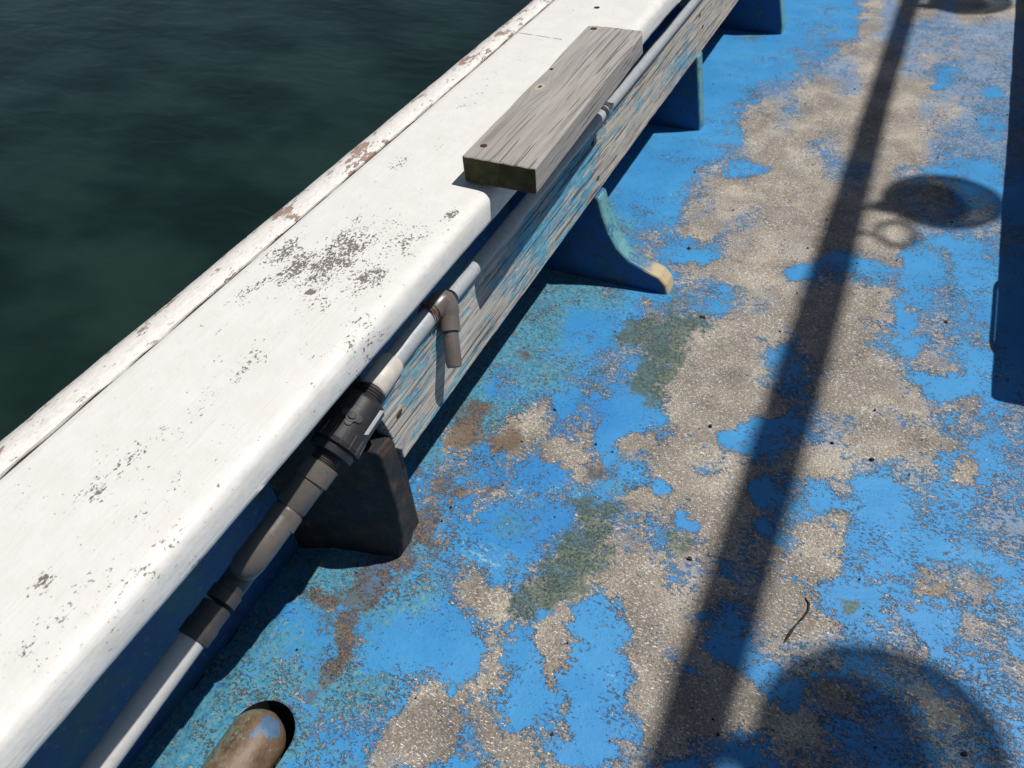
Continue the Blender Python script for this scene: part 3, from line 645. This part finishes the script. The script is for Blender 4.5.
# socket + elbow rising to the valve
vA = A((-.5090, .4345, .2940)); vB = A((-.4990, .5150, .3205)); vd = (vB-vA).normalized()
eT = A((-.5240, .3625, .2660)); 
s0 = lo2; s1 = lo2+dlow*.045
part('pipe_socket', lathe(s0, s1, [(0, .0165), (.03, .0195), (.45, .0200), (.5, .0185), (.97, .0185), (1, .0165)]), M['pvcdark'])
g0 = s1+dlow*.004
h0 = A((-.5400, .2920, .2400))
low = [g0]+arc(g0+dlow*.012, A((-.5565, .2910, .2140)), h0, 10)
part('elbow', merge([tube(low, [.0172]*len(low), 32), lathe(g0, g0+dlow*.016, [(0, .0178), (.05, .0192), (.95, .0192), (1, .0178)])]), M['pvcdark'], label='dark lower elbow')
bend = [h0+A((-.002, .0005, -.003))]+arc(h0, A((-.5300, .2960, .2520)), A((-.5268, .3300, .2600)), 12)+[eT-vd*.002]
part('elbow', merge([tube(bend, [.0188]*len(bend), 32), lathe(eT-vd*.022, eT-vd*.002, [(0, .0188), (.05, .0203), (.95, .0203), (1, .0185)])]), M['pvc'], label='warm grey elbow below the valve')
part('seal_ring', lathe(eT-vd*.0015, eT+vd*.0022, [(0, .0176), (.1, .0186), (.9, .0186), (1, .0176)]), M['dark'])
u0 = eT+vd*.002; u1 = vA-vd*.012
ul = (u1-u0).length
part('union_socket', lathe(u0, u1, [(0, .0175), (.03, .0195), (.60, .0200), (.62, .0225), (.97, .0225), (1, .020)], 32), M['pvc'])
thr = []
t0 = u1; t1 = vA+vd*.006
for i in range(8): thr += [(i/8, .0165), (i/8+.06, .0182), (i/8+.10, .0165)]
part('thread', lathe(t0-vd*.003, t1, thr, 32), M['pvcdark'])
vl = (vB-vA).length
vb = part('valve_body', lathe(vA, vB, [(0, .0225), (.02, .0290), (.11, .0300), (.12, .0270), (.15, .0270), (.16, .0318), (.22, .0326), (.24, .0310), (.92, .0292), (.98, .0255), (1, .020)], 40), M['valve'], label='black valve body')
u_, w_ = frame_for(vd)
# ribs round the lower end of the valve
rb = []
for k in range(14):
    a = 2*math.pi*k/14; dr = u_*math.cos(a)+w_*math.sin(a); c0 = vA+vd*vl*.17+dr*.0318; c1 = vA+vd*vl*.40+dr*.0306
    rb.append(tube([c0, c1], [.0013, .0008], 6))
part('grip_rib', merge(rb), M['valvetrim'], vb)
# raised four lobed emblem on the face turned to the camera
cdir = (A((0, 0, 1))-(vA+vB)/2); cdir = (cdir-vd*cdir.dot(vd)).normalized(); cdir = (cdir+vd.cross(cdir)*.0).normalized(); sdir = vd.cross(cdir)
def surf(a, b, h):   # a along, b around (m) on the valve face
    th = (b-.0035)/.030; return vA+vd*(vl*.60+a)+(cdir*math.cos(th)+sdir*math.sin(th))*(.0299+h)
def padm(ring, h=.0013):
    n = len(ring); ca = sum(p[0] for p in ring)/n; cb = sum(p[1] for p in ring)/n
    V = []; F = []; lv = [(1, -.002), (1, h*.8), (.94, h), (.8, h), (.6, h), (.4, h), (.2, h)]
    for sc, hh_ in lv: V += [surf(ca+(a-ca)*sc, cb+(b-cb)*sc, hh_) for a, b in ring]
    V.append(surf(ca, cb, h))
    for q in range(len(lv)-1):
        for i in range(n): j = (i+1) % n; F.append((q*n+i, q*n+j, (q+1)*n+j, (q+1)*n+i))
    q = len(lv)-1
    for i in range(n): F.append((q*n+i, q*n+(i+1) % n, (q+1)*n))
    return V, F
circ = lambda a0, b0, r: [(a0+r*math.cos(2*math.pi*i/28), b0+r*math.sin(2*math.pi*i/28)) for i in range(28)]
em = part('emblem', merge([padm(circ(.0085*math.cos(q), .0085*math.sin(q), .0050), .0022+.0001*k_) for k_, q in enumerate((0, math.pi/2, math.pi, math.pi*1.5))]+[padm(circ(0, 0, .0085), .0030)]), M['valvetrim'], vb, 'raised four lobed emblem', 35)
part('button', padm(circ(0, 0, .0050), .0052), M['valve'], vb, None, 35)
lb = [(-.030+.002, -.0165), (.012, -.0165), (.014, -.0225), (-.0265, -.0225)]
V = [surf(vl*.18+a+.004*q/4, .026+.0075*q/4, .0008) for a in np.linspace(-.026, .010, 12) for q in range(5)]
part('label_strip', (V, [(i*5+q, i*5+q+1, i*5+q+6, i*5+q+5) for i in range(11) for q in range(4)]), M['label'], vb)
c0 = vB-vd*.001
part('thread', lathe(c0, c0+vd*.016, [(0, .0165), (.12, .0190), (.22, .0168), (.36, .0190), (.46, .0168), (.6, .0190), (.7, .0168), (.84, .0188), (1, .0165)], 32), M['pvcdark'])
k0 = vB+vd*.012; k1 = A((-.5000, .578, .3285)); kd = (k1-k0).normalized()
part('pipe_socket', lathe(k0, k1, [(0, .0165), (.04, .0185), (.95, .0183), (1, .0165)], 32), M['socket'], label='grey white socket above the valve')
q1 = A((-.4935, .672, .3390))
part('pipe_section', tube([k1-kd*.01, k1.lerp(q1, .5)+A((0, 0, .0005)), q1+A((0, .012, 0))], .0142, 32), M['pipe'])
# elbow at the end of the pipe with leg hanging over the plank
e0 = q1+A((0, .006, 0)); e1 = A((-.4890, .7100, .3480))
ptsE = [e0, A((-.4920, .684, .3420))]+arc((-.4912, .690, .3430), e1, (-.4760, .6880, .3230), 14)+[A((-.4690, .6760, .3110))]
eo = part('elbow', tube(ptsE, [.0160]*(len(ptsE)-3)+[.0145]*3, 32), M['pvc'], label='grey elbow turning down over the plank')
leg0 = ptsE[-1]; leg1 = A((-.4520, .640, .268))
leg1 = A((-.4515, .6465, .2745)); ld = (leg1-leg0).normalized()
part('pipe_stub', lathe(leg0-ld*.006, leg1, [(0, .0108), (.05, .0112), (.90, .0112), (.97, .0105), (1, .008)], 28), M['pvc'])
# rusty tie wire
wv_ = []
c = q1-A((0, .006, 0)); 
for i in range(54):
    a = i/18*2*math.pi; wv_.append(c+A((math.cos(a)*.0158, -.004+i*.00028+.003*math.sin(a*.5), math.sin(a)*.0158)))
wv_ += [c+A((-.004, .004, .020)), c+A((-.008, -.002, .026)), c+A((-.004, -.010, .030)), c+A((.002, -.004, .027))]
part('tie_wire', tube(wv_, .0011, 8), M['wire'], sm=80)
tw = []
for i in range(16): a = i*1.1; tw.append(c+A((-.006+math.cos(a)*.0018-.0006*i, .004-.0010*i, .016+math.sin(a)*.0018+.0004*i)))
part('tie_wire', tube(tw, .0012, 8), M['wire'], sm=80)
wv2 = [c+A((.014+.004*math.sin(i*.9), .012+.003*i, .006-.004*i)) for i in range(7)]
wv3 = []
for i in range(40): a = i/18*2*math.pi; wv3.append(A((-.4910, .692, .341))+A((math.cos(a)*.0168, .0035*math.sin(a)+i*.0001, math.sin(a)*.0168)))
part('tie_wire', tube(wv3, .0008, 8), M['wire'], sm=80)
# thinner pipe that carries on towards the bow
fp = empty('thin_pipe', 'thin grey pipe lying on the plank edge beside the timber block', 'pipe')
fpts = [A((-.4895, y, .3345+.0015*math.sin(y*3)-(.0 if y > .9 else .001))) for y in np.arange(.722, 3.75, .05)]
part('pipe_section', tube(fpts, .0112, 24), M['pipe'], fp)
part('clamp', merge([lathe((-.4895, 1.330, .334), (-.4895, 1.342, .334), [(0, .0118), (.05, .0132), (.95, .0132), (1, .0118)], 28), box(-.484, -.474, 1.331, 1.341, .338, .346)]), M['steel'], fp)
part('band', lathe((-.4895, 1.312, .334), (-.4895, 1.324, .334), [(0, .0116), (.05, .0126), (.95, .0126), (1, .0116)], 24), M['dark'], fp)

# ---------------- rusty pipe in the deck slot ----------------
V = []; F = []; n = 40; R0 = .0385
prof = [(-1, 1)]
rings = []
c0 = A((-.5310, -.5, -.020)); c1 = A((-.5310, .180, -.009))
P = [c0]+[c0.lerp(c1, t) for t in (.5, .8, 1)]; rad = [R0]*4
for i in range(1, 12):
    a = i/11*math.pi/2*.985; P.append(c1+A((0, R0*math.sin(a)*.92, -.001*i*.3))); rad.append(R0*math.cos(a))
o = link('rusty_pipe', pyd('rp', *tube(P, rad, 40)), M['rustpipe'], smooth=True)
tag(o, 'rusty brown pipe end with blue paint flake in a deck slot', 'pipe')

# ---------------- hatch coaming to starboard (casts the dark strip) ----------------
hx, hh, hy = .42, .325, 1.241
ht = empty('deck_hatch', 'blue raised deck hatch standing to the right of the worn deck', 'hatch')
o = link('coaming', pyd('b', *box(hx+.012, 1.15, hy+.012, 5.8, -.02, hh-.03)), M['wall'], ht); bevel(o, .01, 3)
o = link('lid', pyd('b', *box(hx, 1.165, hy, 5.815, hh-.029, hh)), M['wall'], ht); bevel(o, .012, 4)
o = link('handle', pyd('h', *tube(arc((hx+.01, 1.36, hh-.012), (hx-.006, 1.375, hh-.012), (hx-.006, 1.41, hh-.012), 6)+arc((hx-.006, 1.56, hh-.012), (hx-.006, 1.595, hh-.012), (hx+.01, 1.61, hh-.012), 6), .004, 10)), M['rust'], ht, True)

# ---------------- overhead lamp rail (casts the pole and bulb shadows) ----------------
rl = empty('lamp_rail', 'long galvanised rail held above the deck on two posts', 'rail')
PX, PZ = 1.267, 3.0
link('rail_tube', pyd('r', *tube([(PX+.002, -1.5, PZ), (PX, 2, PZ), (PX-.012, 3, PZ), (PX-.02, 6.4, PZ)], [.044, .042, .031, .026], 24)), M['poleM'], rl, True)
for y in (-1.45, 6.3): link('post', pyd('p', *tube([(PX, y, 0), (PX, y, PZ-.03)], .04, 20)), M['poleM'], rl, True)
link('lashing', pyd('l', *tube([(PX-.012, 2.86, PZ+.01), (PX-.008, 3.2, PZ+.03), (PX+.01, 3.9, PZ+.02)], [.012, .022, .024], 16)), M['dark'], rl, True)
cr = [(PX+.062+.043*math.cos(a_), 2.352+.046*math.sin(a_), 2.90+.010*math.cos(a_)) for a_ in [math.pi*1.1+i/16*1.9*math.pi for i in range(17)]]
link('cable_loop', pyd('c', *tube([(PX-.005, 2.335, PZ-.04), (PX, 2.335, 2.91)]+cr, .0085, 10)), M['dark'], rl, True)
LAMP = []
def lamp(x, y, first=None):
    if first is None:
        t = empty('fishing_lamp', 'glass fishing lamp', 'lamp')
        link('stem', pyd('s', *tube([(0, 0, .37), (0, 0, .20)], .007, 12)), M['dark'], t, True)
        link('socket', pyd('s', *lathe((0, 0, .26), (0, 0, .12), [(0, .02), (.05, .028), (.6, .030), (1, .045)], 24)), M['dark'], t)
        link('reflector', pyd('s', *lathe((0, 0, .15), (0, 0, .06), [(0, .035), (.4, .066), (1, .080)], 28)), M['dark'], t)
        link('burner', pyd('s', *lathe((0, 0, .06), (0, 0, -.07), [(0, .076), (.45, .040), (1, .008)], 16)), M['dark'], t)
        b = bmesh.new(); bmesh.ops.create_uvsphere(b, u_segments=40, v_segments=24, radius=1)
        for v in b.verts: v.co = (v.co.x*.108, v.co.y*.108, v.co.z*.135)
        me = bpy.data.meshes.new('g'); b.to_mesh(me); b.free(); link('glass_bulb', me, M['glass'], t, True)
    else:
        t = first.copy(); COL.objects.link(t)
        for ch in first.children:
            c = ch.copy(); COL.objects.link(c); c.parent = t
    t.scale = (1.08,)*3; t.location = (x, y, 2.57); t['group'] = 'fishing lamps hanging from the rail'
    return t
l0 = lamp(PX, 2.44); l1 = lamp(PX+.025, 1.135, l0); l2 = lamp(PX-.015, 3.76, l0)
l0['label'] = 'middle glass fishing lamp hanging from the rail above a cable loop'
l1.scale = (1.2,)*3
l1['label'] = 'nearest glass fishing lamp hanging from the rail, shadow lowest on the deck'
l2['label'] = 'farthest glass fishing lamp hanging from the rail, shadow highest on the deck'

# ---------------- grit lying on the deck ----------------
gp = []
for (x, y, r) in [(-.228, 1.20, .006), (-.320, 1.42, .005), (-.137, .925, .004), (-.095, .655, .004), (.28, .52, .004), (-.40, .86, .003), (-.47, .60, .003), (-.18, .34, .003), (.12, .95, .004), (.20, 1.35, .004)]+[(random.uniform(-.6, .3), random.uniform(.3, 2.6), random.uniform(.0012, .0024)) for _ in range(70)]:
    k_ = random.uniform(.5, 1.6); a_ = random.random()*6
    pv_ = [(x+r*math.cos(a_+q*1.05)*random.uniform(.6, 1.2)*k_, y+r*math.sin(a_+q*1.05)*random.uniform(.6, 1.2), 0) for q in range(6)]
    V = [(p[0], p[1], -.002) for p in pv_]+[(x+(p[0]-x)*.7, y+(p[1]-y)*.7, .0025+r*.35*random.random()) for p in pv_]
    gp.append((V, [tuple(range(5, -1, -1)), tuple(range(6, 12))]+[(q, (q+1) % 6, (q+1) % 6+6, q+6) for q in range(6)]))
g = link('grit', pyd('grit', *merge(gp)), M['crackm']); g['kind'] = 'stuff'
